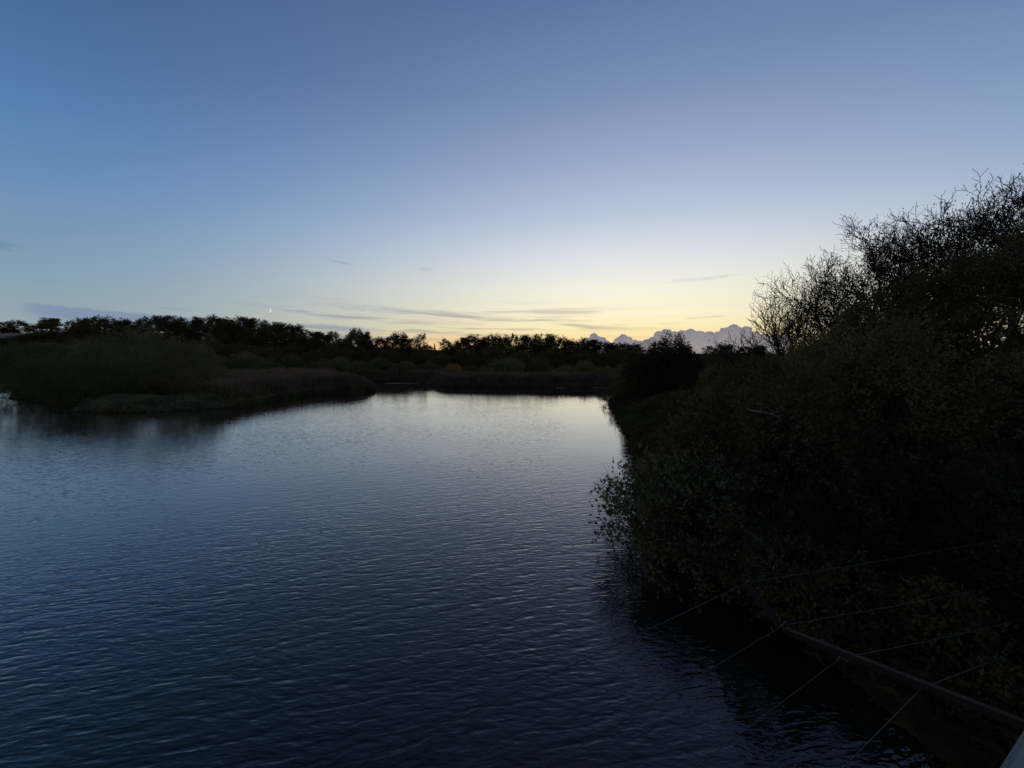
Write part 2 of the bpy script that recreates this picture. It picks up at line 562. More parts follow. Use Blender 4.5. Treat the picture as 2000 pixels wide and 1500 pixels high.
# ------------------------------------------------------------------ tree builders
def skeleton(rg, H, r0, spread, nchild, levels, start=0.35, up=0.25, wob=0.18, shrink=0.62, ang=(35, 65), lean=(0, 0)):
    segs, tips = [], []

    def rnd():
        v = Vector((rg.gauss(0, 1), rg.gauss(0, 1), rg.gauss(0, 1)))
        return v

    def grow(p, d, L, r, lev):
        ns = 5 if lev == 0 else (4 if lev == 1 else 3)
        pts = [p]
        rad = [r]
        dirs = [d]
        for i in range(ns):
            d = (d + rnd() * (wob * (0.4 if lev == 0 else 1)) + Vector((0, 0, up if lev else 0.05))).normalized()
            p = p + d * (L / ns)
            rr = r * (1 - 0.75 * (i + 1) / ns) if lev < levels else r * (1 - 0.6 * (i + 1) / ns)
            pts.append(p)
            rad.append(rr)
            dirs.append(d)
        for i in range(ns):
            segs.append((pts[i], pts[i + 1], rad[i], rad[i + 1], lev))
        if lev >= levels - 1:
            tips.append((pts[-1], dirs[-1], lev))
            tips.append((pts[-2], dirs[-2], lev))
        if lev < levels:
            n = nchild[lev]
            s0 = start if lev == 0 else 0.25
            az0 = rg.uniform(0, 6.28)
            for k in range(n):
                t = s0 + (1 - s0) * (k + rg.random()) / n
                f = t * ns
                i = min(int(f), ns - 1)
                q = pts[i].lerp(pts[i + 1], f - i)
                base = dirs[i + 1]
                az = az0 + k * 2.4 + rg.uniform(-0.4, 0.4)
                side = base.orthogonal().normalized()
                side.rotate(__import__('mathutils').Quaternion(base, az))
                a = R(rg.uniform(*ang)) * (1.15 - 0.45 * t)
                nd = (base * math.cos(a) + side * math.sin(a) * spread).normalized()
                cl = L * shrink * rg.uniform(0.7, 1.1) * (1.15 - 0.45 * t if lev == 0 else 1.0)
                grow(q, nd, cl, max(rad[i] * 0.55, 0.004), lev + 1)
    grow(Vector((0, 0, 0)), Vector((lean[0], lean[1], 1)).normalized(), H, r0, 0)
    return segs, tips


def fit_height(segs, tips, H):
    top = max(s[1][2] for s in segs)
    k = H / top
    return [(s[0] * k, s[1] * k, s[2], s[3], s[4]) for s in segs], [(t[0] * k, t[1], t[2]) for t in tips]


def cluster_points(rg, centres, per, rad, flat=0.8):
    c = np.repeat(np.asarray(centres), per, axis=0)
    v = unit(rg.normal(size=c.shape)) * (rg.random((len(c), 1)) ** 0.5) * rad
    v[:, 2] *= flat
    return c + v


def dome_leaves(rg, rx, ry, h, lumps, shoots, per, shoot_len, leaf_jit, low=0.12, droop=0.15, core=0.62):
    """leafy shoots standing out of a heap of rounded lumps; returns leaf positions, axes and shoot roots"""
    cs, rs = [], []
    for i in range(lumps):
        a = rg.uniform(0, 2 * math.pi)
        zf = rg.uniform(-0.15, 1.0)
        q = math.sqrt(rg.random()) * (0.74 if zf > 0.35 else 0.86)
        lim = math.sqrt(max(0.02, 1 - (zf * 0.92) ** 2))
        rr = rg.uniform(0.26, 0.42)
        cs.append((math.cos(a) * q * lim * rx, math.sin(a) * q * lim * ry, max(0.05, (zf * (1 - rr * 0.75))) * h))
        rs.append(rr)
    cs.append((0, 0, h * 0.45))
    rs.append(0.5)
    cs, rs = np.array(cs), np.array(rs)
    k = rg.choice(len(cs), shoots, p=rs ** 2 / (rs ** 2).sum())
    d = rg.normal(size=(shoots, 3))
    d[:, 2] = np.abs(d[:, 2]) * 0.9 - 0.25
    d = unit(d)
    S = cs[k] + d * np.stack([rs[k] * rx, rs[k] * ry, rs[k] * h * 0.8], 1) * rg.uniform(0.65, 0.98, (shoots, 1))
    # drop shoots buried deep inside another lump
    keep = np.ones(shoots, bool)
    for c, r_ in zip(cs, rs):
        e = ((S - c) / np.array([rx, ry, h * 0.8])) / r_
        keep &= (np.linalg.norm(e, axis=1) > core)
    S, d = S[keep], d[keep]
    d = unit(d + rg.normal(size=d.shape) * 0.35 + np.array([0, 0, 0.35]))
    n = len(S)
    t = rg.random((n, per))
    L = shoot_len * rg.uniform(0.5, 1.3, (n, 1))
    P = S[:, None, :] + d[:, None, :] * (t * L)[..., None]
    P[..., 2] -= droop * (t * L) ** 2
    P += rg.normal(size=P.shape) * leaf_jit
    ax = np.repeat(d[:, None, :], per, axis=1)
    P = P.reshape(-1, 3)
    ax = ax.reshape(-1, 3)
    ok = P[:, 2] > 0.02
    return P[ok], ax[ok], S, d


def stems_for(rg, rx, ry, h, n, r=0.05, reach=1.0):
    segs = []
    for i in range(n):
        a = 2 * math.pi * i / n + rg.uniform(-0.4, 0.4)
        q = rg.uniform(0.25, 0.7) * reach
        p0 = Vector((math.cos(a) * 0.15 * rx * 0.4, math.sin(a) * 0.15 * ry * 0.4, -0.25))
        p3 = Vector((math.cos(a) * q * rx, math.sin(a) * q * ry, h * rg.uniform(0.55, 0.85) * reach))
        prev = p0
        for j in range(1, 5):
            t = j / 4
            p = p0.lerp(p3, t)
            p.z = p0.z + (p3.z - p0.z) * (t ** 0.75)
            p += Vector((rg.uniform(-1, 1), rg.uniform(-1, 1), 0)) * 0.04 * h
            segs.append((prev, p, r * (1.15 - t), r * (1.0 - t * 0.85)))
            prev = p
    return segs


class PyRng(random.Random):
    def gauss2(self):
        return self.gauss(0, 1)


# ---- prototypes (mesh data shared by all the copies)
def proto_tree(seed, H, crown, trunk_frac, per, leaf, mat, nchild=(7, 5), levels=2, spread=1.1, up=0.18, ang=(40, 75), lean=(0, 0)):
    rg = PyRng(seed)
    ng = np.random.default_rng(seed)
    segs, tips = skeleton(rg, H, 0.028 * H, spread, nchild, levels, trunk_frac, up, 0.16, 0.55, ang, lean)
    segs, tips = fit_height(segs, tips, H * 0.93)
    trunk = tubes_mesh('trunk', [s[:4] for s in segs if s[4] <= 1], M['bark'], 5)
    twigs = tubes_mesh('branches', [s[:4] for s in segs if s[4] > 1], M['bark'], 3)
    cen = np.array([t[0] for t in tips])
    P = cluster_points(ng, cen, per, crown, 0.75)
    crown_me = leaf_mesh('crown', P, leaf * ng.uniform(0.6, 1.3, len(P)), mat, ng, 0.7)
    return dict(H=H, parts=[('trunk', trunk), ('branches', twigs), ('crown', crown_me)])


def proto_dome(seed, rx, h, lumps, shoots, per, sl, leaf, mat, aspect=0.45, droop=0.15, stems=6):
    ng = np.random.default_rng(seed)
    rg = PyRng(seed)
    P, ax, S, d = dome_leaves(ng, rx, rx, h, lumps, shoots, per, sl, leaf * 0.5, droop=droop)
    k = h / P[:, 2].max()
    P[:, 2] *= k
    me_ = leaf_mesh('foliage', P, leaf * ng.uniform(0.6, 1.3, len(P)), mat, ng, aspect, ax, 1.0)
    st = tubes_mesh('stems', stems_for(rg, rx, rx, h, stems, 0.014 * h + 0.02, 0.62), M['bark'], 4)
    return dict(H=h, R=rx, parts=[('stems', st), ('foliage', me_)])


def place(proto, name, x, y, top, label, cat, group=None, rz=0.0, width=None, sink=0.15, z0=None):
    z = gz(x, y) - sink if z0 is None else z0
    k = (top - z) / proto['H']
    kx = k if width is None else width
    o = thing(name, (x, y, z), label, cat, group, rz, (kx, kx, k))
    for pn, pm in proto['parts']:
        link(pn, pm, o)
    return o


# ------------------------------------------------------------------ the skyline wood
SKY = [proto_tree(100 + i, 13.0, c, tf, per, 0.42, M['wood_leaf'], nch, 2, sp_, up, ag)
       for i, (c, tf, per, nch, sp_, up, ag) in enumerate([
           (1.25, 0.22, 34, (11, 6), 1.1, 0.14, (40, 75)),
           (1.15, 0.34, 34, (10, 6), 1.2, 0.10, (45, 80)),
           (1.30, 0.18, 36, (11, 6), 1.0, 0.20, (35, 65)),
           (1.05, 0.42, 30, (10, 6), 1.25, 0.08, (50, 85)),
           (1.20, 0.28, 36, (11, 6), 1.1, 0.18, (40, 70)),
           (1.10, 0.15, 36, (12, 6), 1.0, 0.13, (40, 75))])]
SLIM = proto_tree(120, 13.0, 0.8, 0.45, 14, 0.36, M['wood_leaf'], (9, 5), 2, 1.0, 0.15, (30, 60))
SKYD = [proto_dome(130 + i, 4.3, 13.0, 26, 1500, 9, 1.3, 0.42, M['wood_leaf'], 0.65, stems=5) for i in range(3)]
rr_ = PyRng(5)


def sky_tree(i, x, y, top, w, label, group=None, pr=None):
    p = pr or (SKYD[i // 2 % 3] if i % 2 and i < 90 else SKY[i % len(SKY)])
    return place(p, 'broadleaf_tree', x, y, top, label, 'tree', group, rr_.uniform(0, 6.28), w / 8.5 * ((1.3 if i % 2 else 1.2) if pr is None else 1.9))


rowA = [(-416.62, 330, 32.26, 11.0), (-403.56, 330, 33.09, 15.2), (-364.36, 320, 34.28, 15.6), (-233.17, 215, 23.92, 7.2), (-217.02, 205, 24.37, 6.8), (-202.01, 200, 24.93, 10.8), (-190.78, 198, 23.75, 8.6), (-188.39, 205, 24.89, 10.0), (-172.86, 200, 24.93, 11.3), (-160.67, 195, 23.97, 9.0), (-152.76, 195, 23.97, 9.0), (-148.25, 200, 25.43, 8.7), (-134.87, 190, 23.51, 8.3), (-131.98, 195, 24.21, 9.0), (-122.36, 190, 23.27, 8.8), (-120.2, 195, 22.5, 6.5), (-111.38, 190, 21.12, 7.8), (-103.31, 185, 20.02, 6.6), (-101.05, 190, 20.16, 7.3), (-90.58, 180, 16.7, 6.9), (-87.96, 185, 16.06, 8.1), (-80.54, 180, 16.02, 7.4)]
labA = {0: 'small dark hilltop tree at the very left edge above the pale field',
        1: 'dome-shaped dark tree on the hilltop just above the pale field',
        2: 'lone dark tree on the bare hill line with sky showing under it',
        3: 'narrow ragged tree starting the wood, nearest the lone hill tree',
        4: 'small pointed tree beside the wide-crowned one at the left wood edge',
        5: 'wide flat-crowned dark tree near the left end of the skyline wood',
        11: 'highest tree of the skyline wood, its ragged top left of the moon',
        19: 'first low tree where the skyline steps down right of the moon'}
for i, (x, y, t, w) in enumerate(rowA):
    if i in labA:
        sky_tree({0: 1, 1: 3, 2: 100}.get(i, i), x, y, t, w, labA[i])
    elif i < 15:
        sky_tree(i, x, y, t, w, 'dark tree in the unbroken skyline wood left of the moon', 'skyline trees left of the moon')
    else:
        sky_tree(i, x, y, t, w, 'dark tree in the falling skyline row just right of the moon', 'skyline trees right of the moon')
rowB = [(-77.22, 185, 13.49, 5.2), (-70.2, 180, 17.38, 8.3), (-65.7, 182, 16.13, 6.5), (-59.55, 180, 13.74, 6.5), (-53.19, 178, 15.01, 7.7), (-48.74, 180, 16.02, 6.9), (-43.94, 178, 13.66, 3.6), (-40.5, 176, 15.57, 3.6), (-36.6, 172, 10.13, 5.7)]
labB = ['low tree in the notch left of the tall round skyline tree',
        'tall round-headed dark tree standing out of the middle skyline',
        'dark tree leaning on the right side of the tall round skyline tree',
        'low dark tree between the tall round tree and the see-through crowns',
        'open-crowned tree with sky between its stems, left one of two',
        'open-crowned tree with sky between its stems, right one of two',
        'thin short tree just left of the slim tuft-topped one',
        'slim tall tree with a tuft top beside the orange sunset gap',
        'low bushy tree sloping down into the orange sunset gap']
for i, (x, y, t, w) in enumerate(rowB):
    sky_tree([5, 3, 4, 5, 99, 97, 0, 0, 5][i], x, y, t, w, labB[i], pr=SLIM if i in (6, 7) else None)
rowC = [(-26.47, 165, 12.05, 7.6), (-20.31, 168, 13.01, 6.5), (-16.43, 170, 14.17, 7.0), (-11.13, 162, 12.97, 7.1), (-7.35, 170, 14.6, 7.0), (-2.74, 166, 13.98, 6.4), (1.5, 168, 14.5, 6.5), (6.39, 162, 13.58, 7.1), (10.9, 168, 14.29, 6.0), (15.35, 170, 14.6, 6.5), (19.73, 165, 13.31, 7.2), (23.63, 160, 12.07, 7.0), (28.77, 165, 12.68, 6.3), (31.16, 160, 11.87, 7.0), (34.35, 155, 10.71, 7.1), (39.95, 160, 10.45, 7.4), (42.84, 155, 10.51, 6.7), (45.86, 150, 10.17, 6.9), (74.57, 150, 9.03, 6.9), (80.29, 150, 9.41, 6.9), (83.18, 145, 8.75, 6.7), (88.34, 145, 9.12, 6.7)]
for i, (x, y, t, w) in enumerate(rowC):
    if i == 0:
        l, g_ = 'low dome-topped tree at the right lip of the sunset gap', None
    elif i < 11:
        l, g_ = 'dark tree in the long level skyline row right of the sunset gap', 'skyline trees right of the sunset gap'
    elif i < 18:
        l, g_ = 'low dark tree at the skyline below the small grey heap clouds', 'skyline trees below the heap clouds'
    else:
        l, g_ = 'far dark tree seen between the round bank tree and the bare shrubs', 'far trees right of the round bank tree'
    sky_tree(i + 1, x, y, t, w, l, g_)

# small conifer in the gap and a dead snag
ng = np.random.default_rng(31)
o = thing('conifer_tree', (-36.6, 190, gz(-36.6, 190) - 0.1), 'tiny pointed conifer standing in the orange sunset gap', 'tree')
zz = ng.random(900) ** 0.8
aa = ng.uniform(0, 6.28, 900)
q = (1 - zz) * 1.3 * ng.random(900) ** 0.4
P = np.stack([np.cos(aa) * q, np.sin(aa) * q, 1 + zz * 7.0], 1)
link('trunk', tubes_mesh('trunk', [((0, 0, 0), (0, 0, 4), .14, .1), ((0, 0, 4), (0, 0, 8), .1, .02)], M['bark'], 5), o)
link('crown', leaf_mesh('crown', P, 0.4, M['wood_leaf'], ng, 0.5), o)
rg = PyRng(77)
segs, tips = skeleton(rg, 9, 0.12, 0.8, (6, 3), 2, 0.4, 0.3, 0.12, 0.4, (25, 50))
o = thing('dead_tree', (-30.5, 178, gz(-30.5, 178)), 'bare dead tree spike at the right side of the sunset gap', 'tree')
link('trunk', tubes_mesh('trunk', [s[:4] for s in segs if s[4] == 0], M['bark'], 4), o)
link('branches', tubes_mesh('branches', [(s[0], s[1], s[2] + .02, s[3] + .02) for s in segs if s[4] > 0], M['bark'], 3), o)

# ------------------------------------------------------------------ middle row of trees, then willow scrub
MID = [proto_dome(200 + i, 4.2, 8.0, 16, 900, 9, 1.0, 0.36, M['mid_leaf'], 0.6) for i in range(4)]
rowD = [(-111.47, 125, 9.48, 9.6), (-97.0, 120, 10.55, 8.6), (-85.57, 115, 11.53, 7.4), (-79.67, 118, 9.28, 9.1), (-68.53, 112, 8.26, 8.0), (-64.97, 120, 9.34, 8.6), (-53.72, 108, 7.36, 6.9), (-52.76, 120, 8.73, 9.2), (-44.38, 118, 8.09, 8.5), (-34.28, 112, 7.41, 8.6), (-27.85, 118, 7.19, 7.6), (-20.02, 112, 5.99, 8.0), (-12.47, 115, 7.45, 8.2), (-5.0, 112, 7.98, 8.0), (2.93, 115, 7.16, 8.8), (10.52, 110, 7.39, 7.9), (18.58, 112, 6.84, 8.6), (24.78, 105, 6.79, 8.1), (31.48, 105, 7.06, 8.1), (49.14, 100, 6.24, 7.2), (54.9, 100, 5.99, 7.2)]
# a further ragged rank closes the wood between the rows
rowD2 = [(x * 0.96 + 1.5 * math.sin(k * 2.1), y * 0.95, t - (3.2 + 1.4 * math.sin(k * 1.7)) - (3.0 if (x, y) in ((-53.19, 178), (-48.74, 180)) else 0), w * 1.15)
         for k, (x, y, t, w) in enumerate(rowA[2:] + rowB[:-1] + rowC)]
rowD2 += [(-33.0, 150, 6.8, 9.0), (-28.0, 148, 7.2, 9.0), (-330, 290, 22.0, 12.0), (-300, 280, 21.5, 12.0), (-275, 262, 20.5, 12.0), (-250, 236, 18.5, 11.0), (-318, 268, 19.8, 14.0), (-338, 282, 19.0, 14.0), (-290, 268, 21.5, 14.0), (-262, 250, 20.5, 13.0), (-305, 292, 23.5, 14.0), (-282, 285, 23.5, 13.0), (-345, 262, 15.5, 15.0), (-325, 250, 15.0, 14.0), (-352, 300, 21.5, 12.0)]
for k, (x, y, t, w) in enumerate(rowD + rowD2):
    far = k >= len(rowD)
    px = x / y
    q_ = 1000 + px * 781
    side = [w_ for lim, w_ in ((175, 'below the lone hill tree'), (262, 'behind the largest peaked willow'), (395, 'right of the largest peaked willow'), (475, 'below the ragged highest tree'),
                               (560, 'below the moon'), (665, 'right of the moon'), (735, 'below the tall round tree'), (828, 'below the see-through crowns'), (872, 'in the sunset gap'),
                               (960, 'right of the sunset gap'), (1045, 'above the largest scrub bush'), (1120, 'right of the largest scrub bush'), (1195, 'below the smallest heap cloud'),
                               (1330, 'left of the round bank tree'), (9999, 'right of the round bank tree')) if q_ < lim][0]
    lab = ('dark wood tree under the skyline, ' if far else 'dim tree just behind the scrub, ') + side
    place(MID[k % 4], 'woodland_tree', x, y, t, lab, 'tree', ('under-skyline trees ' if far else 'middle row trees ') + side, rr_.uniform(0, 6.28), w / 8.4 * 1.25)

SCRUB = [proto_dome(300 + i, 3.4, 5.0, 16, 1500, 9, 0.8, 0.22, M['scrub_leaf'], 0.4) for i in range(4)]
SCRUB_W = proto_dome(310, 3.4, 5.0, 12, 1300, 9, 0.7, 0.22, M['scrub_warm'], 0.4)
rowE = [(-72.08, 92, 8.56, 7.5), (-60.19, 82, 5.99, 5.7), (-63.64, 95, 6.71, 9.2), (-53.38, 88, 5.54, 6.8), (-53.17, 98, 5.99, 8.3), (-41.75, 86, 5.11, 6.6), (-40.65, 95, 5.5, 7.8), (-33.17, 88, 4.87, 6.8), (-31.3, 98, 5.24, 8.0), (-23.58, 90, 4.61, 6.5), (-20.3, 98, 3.99, 6.3), (-12.76, 86, 3.91, 5.3), (-8.83, 92, 3.41, 5.4), (-1.72, 84, 5.45, 10.5), (6.29, 82, 5.15, 5.2), (10.47, 78, 4.2, 5.6), (15.34, 80, 4.77, 5.7), (16.12, 70, 4.03, 4.5), (20.44, 72, 4.52, 5.5)]
labE = {0: 'tallest scrub willow, just right of the big left willow',
        11: 'yellowing scrub bush among the darker ones behind the far reeds',
        13: 'largest round scrub bush, centred behind the far reed bed',
        14: 'upright olive bush touching the right side of the largest scrub bush',
        17: 'dark scrub bush at the water end of the far reeds',
        18: 'dark scrub bush half hidden by the round bank tree'}
rowE = [(x * 1.1, y * 1.1, 6 + (t - 6) * 1.1, w * 1.1) if y < 85 else (x, y, t, w) for x, y, t, w in rowE]
for k, (x, y, t, w) in enumerate(rowE):
    if k in labE:
        lab, g_ = labE[k], None
    elif k < 9:
        lab, g_ = 'rounded willow scrub bush behind the left reed bed', 'scrub bushes behind the left reeds'
    elif k < 13:
        lab, g_ = 'low scrub bush behind the inlet beside the yellowing bush', 'scrub bushes behind the inlet'
    else:
        lab, g_ = 'rounded scrub bush between the olive bush and the round bank tree', 'scrub bushes right of the olive bush'
    place(SCRUB_W if k == 11 else SCRUB[k % 4], 'willow_shrub', x, y, t, lab, 'bush', g_, rr_.uniform(0, 6.28), w / 6.8 * 1.12)

# ------------------------------------------------------------------ big willows on the left bank
WIL = [proto_dome(400 + i, 5.0, 7.0, 28, 5200, 11, 0.9, 0.15, M['willow_leaf'], 0.35, stems=9) for i in range(3)]
rowG = [(-52.0, 56.5, 10.3, 16.0, 'largest peaked willow at the left, rising in front of the skyline wood'),
        (-43.5, 53, 7.8, 9.2, 'olive willow on the right shoulder of the largest peaked willow'),
        (-38.5, 50, 5.4, 6.0, 'small round willow at the left end of the reed bed'),
        (-49.0, 46.5, 5.9, 11.0, 'dark low willow overhanging the left water edge'),
        (-62.0, 53.5, 7.9, 13.5, 'broad dark willow at the far left above the open water'),
        (-69.0, 58.5, 5.6, 9.0, 'low willow at the left picture edge by the water'),
        (-74.0, 68, 9.2, 13.5, 'dark willow behind the others, below the lone hill tree'),
        (-63.5, 66.5, 8.0, 11.3, 'dark willow left of and behind the largest peaked willow')]
for k, (x, y, t, w, lab) in enumerate(rowG):
    place(WIL[k % 3], 'willow_tree', x, y, t, lab, 'willow', None, k * 1.3, w / 10.0 * 1.05)


# ------------------------------------------------------------------ reeds, sedge, grass
def in_poly(x, y, poly):
    poly = np.asarray(poly, float)
    ins = np.zeros(len(x), bool)
    for a, b_ in zip(poly, np.roll(poly, -1, axis=0)):
        c = (a[1] > y) != (b_[1] > y)
        ins ^= c & (x < a[0] + (y - a[1]) / (b_[1] - a[1] + 1e-12) * (b_[0] - a[0]))
    return ins


def reed_bed(name, label, poly, n, h0, h1, seed, width=0.045, plume=True, mats=('reed_stem', 'reed_plume'), smin=-1.2, lean=0.17, edge=None):
    ng = np.random.default_rng(seed)
    poly = np.asarray(poly, float)
    x = ng.uniform(poly[:, 0].min(), poly[:, 0].max(), n * 4)
    y = ng.uniform(poly[:, 1].min(), poly[:, 1].max(), n * 4)
    ok = in_poly(x, y, poly)
    x, y = x[ok], y[ok]
    s = shore_dist(x, y)
    ok = s > smin
    if edge is not None:
        ok &= (s < edge) | (ng.random(len(s)) < 0.35)
    x, y = x[ok][:n], y[ok][:n]
    n = len(x)
    z = np.maximum(ground_z(x, y), -0.3)
    H = h0 + (h1 - h0) * (0.5 + 0.5 * np.sin(x * 0.6 + 1) * np.cos(y * 0.45)) * 0.5 + (h1 - h0) * 0.5 * ng.random(n)
    H = H * (0.5 + 0.5 * sst(-1.2, 2.2, shore_dist(x, y))) * np.where(ng.random(n) < 0.06, 1.18, 1.0)      # shorter towards the open water
    a = ng.uniform(0, 2 * math.pi, n)
    w = np.stack([np.cos(a), np.sin(a), np.zeros(n)], 1) * width * ng.uniform(0.6, 1.3, (n, 1))
    B = np.stack([x, y, z], 1)
    ln = ng.normal(size=(n, 3)) * lean
    ln[:, 2] = 0
    up = np.array([0, 0, 1.0])
    mid = B + (up + ln * 0.4) * (H * 0.8)[:, None]
    tip = B + (up + ln) * H[:, None]
    V = np.stack([B - w, B + w, mid + w * 0.7, mid - w * 0.7], 1)
    k = 1.6 if plume else 0.7
    V2 = np.stack([mid - w * 0.7, mid + w * 0.7, mid * 0.45 + tip * 0.55 + w * k, tip], 1)
    # a bent leaf blade half-way up each stem
    lf = B + (up + ln * 0.3) * (H * ng.uniform(0.3, 0.75, n))[:, None]
    out = np.stack([np.cos(a + 1), np.sin(a + 1), np.zeros(n)], 1)
    V3 = np.stack([lf, lf + out * 0.18 + up * 0.22 + w, lf + out * 0.5 + up * 0.1, lf + out * 0.2 + up * 0.12 - w], 1)
    A = np.concatenate([V.reshape(-1, 3), V3.reshape(-1, 3), V2.reshape(-1, 3)])
    mi = np.concatenate([np.zeros(2 * n), np.full(n, 1 if plume else 0)])
    me_ = quads_mesh(name, A, 4, [M[mats[0]], M[mats[1]]], mi)
    o = link(name, me_)
    return tag(o, label, name.split('_')[0], None, 'stuff')


reed_bed('reed_bed', 'tall reed bed on the left point, brown plumes above dark stems',
         [(-22.0, 65.5), (-25, 69), (-30, 73), (-36, 79), (-38, 86), (-66, 86), (-66, 66), (-44, 50), (-34, 46), (-30, 44), (-30, 50), (-28.5, 58), (-24, 63)], 28000, 1.9, 2.6, 11, edge=7)
reed_bed('reed_bed', 'long low reed bed along the far shore behind the open water',
         [(20, 69.5), (13, 69.8), (0, 69.3), (-6, 69.7), (-11, 70.6), (-15, 73.5), (-18, 81), (-24, 84), (-34, 83), (-38, 88), (-22, 94), (0, 84), (20, 79)], 22000, 1.4, 2.0, 12, edge=5)
reed_bed('sedge', 'pale low sedge along the left water edge below the willows',
         [(-29.8, 48), (-30.2, 43.5), (-35, 40.8), (-39, 39.8), (-45, 40.8), (-47, 44), (-40, 47), (-32, 49)], 9000, 0.5, 1.3, 13, 0.035, False, ('sedge', 'sedge'), -0.5, 0.35)
reed_bed('bank_grass', 'long dark grass leaning over the water on the right bank point',
         [(8, 26), (9, 32), (10.3, 40), (11.5, 48), (13.4, 52), (18, 62), (24, 62), (22, 42), (13, 26)], 9000, 0.6, 1.25, 14, 0.035, False, ('grass', 'grass'), -0.8, 0.45)
reed_bed('bank_grass', 'rough grass between the shrubs along the near right bank',
         [(5, 2), (5.2, 12), (5.5, 18), (7, 25), (14, 27), (24, 24), (24, 6), (12, 2)], 9000, 0.25, 0.6, 15, 0.012, False, ('grass', 'grass'), -0.2, 0.5)

# pale solid strips standing in for sky reflected in the inlet and far water
m, b_, bs, nt = mat_new('pale_sky_glint')
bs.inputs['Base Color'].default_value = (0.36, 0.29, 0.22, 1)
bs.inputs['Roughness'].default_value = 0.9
M['sky_glint'] = m


def glint_strip(x, y, lx, ly, rz, label, seed):
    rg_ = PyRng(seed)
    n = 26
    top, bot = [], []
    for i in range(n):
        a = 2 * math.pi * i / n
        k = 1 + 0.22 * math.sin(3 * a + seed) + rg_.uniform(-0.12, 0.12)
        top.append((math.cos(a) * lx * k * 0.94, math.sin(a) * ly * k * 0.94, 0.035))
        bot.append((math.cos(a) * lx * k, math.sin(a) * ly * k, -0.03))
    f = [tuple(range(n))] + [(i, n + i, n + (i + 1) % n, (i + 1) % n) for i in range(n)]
    o = link('sky_glint_strip', mesh_from('sky_glint_strip', top + bot, f, M['sky_glint']))
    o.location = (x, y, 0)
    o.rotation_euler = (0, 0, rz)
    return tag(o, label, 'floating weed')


glint_strip(-22.5, 80.0, 3.3, 0.28, 0.02, 'long thin pale strip standing for reflected sky in the dark inlet by the reeds', 1)
glint_strip(15.6, 69.3, 1.6, 0.14, -0.03, 'short pale strip standing for reflected sky near the right end of far shore', 2)
glint_strip(8.6, 69.2, 0.9, 0.10, 0.0, 'tiny pale strip standing for reflected sky off the middle far shore reeds', 3)

# ------------------------------------------------------------------ the right bank
def bush(name, x, y, rx, top, label, leaf, mat, lumps, shoots, per, sl, seed, cat='bush', stems=8, droop=0.15, ry=None, off=(0, 0), aspect=0.5, z0=None, twigs=True, core=0.62):
    ng = np.random.default_rng(seed)
    rg_ = PyRng(seed)
    z = gz(x, y) - 0.1 if z0 is None else z0
    h = top - z
    ry = ry or rx
    P, ax, S, d = dome_leaves(ng, rx, ry, h, lumps, shoots, per, sl, leaf * 0.55, droop=droop, core=core)
    P[:, 2] *= h / P[:, 2].max()
    P[:, 0] += off[0] * P[:, 2] / h
    P[:, 1] += off[1] * P[:, 2] / h
    ok = z + P[:, 2] > 0.12
    P, ax = P[ok], ax[ok]
    o = thing(name, (x, y, z), label, cat)
    sg = [(Vector(s[0]) + Vector((off[0], off[1], 0)) * (s[0][2] / h), Vector(s[1]) + Vector((off[0], off[1], 0)) * (s[1][2] / h), s[2], s[3]) for s in stems_for(rg_, rx, ry, h, stems, 0.012 * h + 0.012)]
    link('stems', tubes_mesh('stems', sg, M['bark'], 5), o)
    if twigs:
        k = ng.permutation(len(S))[:len(S) // 2]
        tw = []
        for i in k:
            p = S[i] + np.array([off[0], off[1], 0]) * S[i][2] / h
            tw.append((tuple(p - d[i] * sl * 0.8), tuple(p + d[i] * sl * 0.9), 0.007, 0.003))
        link('twigs', tubes_mesh('twigs', tw, M['bark'], 3), o)
    link('foliage', leaf_mesh('foliage', P, leaf * ng.uniform(0.4, 1.45, len(P)), mat, ng, aspect, ax, 1.1), o)
    return o


bush('round_tree', 16.6, 43, 5.2, 8.4, 'dark round-headed tree on the right bank point', 0.20, M['wood_leaf'], 30, 6000, 10, 0.75, 501, 'tree', 10, core=0.4)
bush('bank_shrub', 14.2, 48, 2.8, 3.6, 'dark shrub at the foot of the round tree, nearest the point', 0.14, M['bank_leaf'], 12, 1500, 9, 0.6, 502)
bush('bank_shrub', 16.9, 31, 3.0, 5.5, 'olive shrub behind the low bank, right of the round tree', 0.13, M['olive_leaf'], 16, 2300, 9, 0.6, 503)
bush('bank_shrub', 12.4, 33, 2.6, 3.0, 'low dark shrub along the water below the round tree', 0.12, M['bank_leaf'], 12, 1700, 9, 0.5, 504)
bush('bank_shrub', 16.4, 25, 3.3, 6.1, 'tangled olive shrub under the fan-shaped bare tree', 0.12, M['olive_leaf'], 18, 2800, 9, 0.6, 505)
bush('bank_shrub', 12.0, 26, 2.6, 3.8, 'dull shrub on the bank between the round tree and the olive shrub', 0.11, M['bank_leaf'], 14, 2200, 9, 0.5, 506)
bush('leafy_tree', 15.6, 19.5, 3.8, 7.2, 'lowest of the dense leafy trees, stepping down towards the bare shrubs', 0.12, M['olive_leaf'], 20, 5130, 10, 0.6, 507, 'tree', 9)
bush('leafy_tree', 16.2, 18.2, 3.7, 8.0, 'dense olive leafy tree below the first ivy-hung tree', 0.12, M['olive_leaf'], 22, 5130, 10, 0.6, 508, 'tree', 9)
bush('leafy_tree', 17.0, 16.8, 3.7, 9.2, 'dense dark leafy tree in the middle of the right bank', 0.12, M['bank_leaf'], 22, 5130, 10, 0.6, 509, 'tree', 9)
bush('leafy_tree', 18.0, 15.4, 3.8, 10.1, 'tall dense leafy tree near the right picture edge', 0.12, M['bank_leaf'], 24, 5400, 10, 0.6, 510, 'tree', 9)
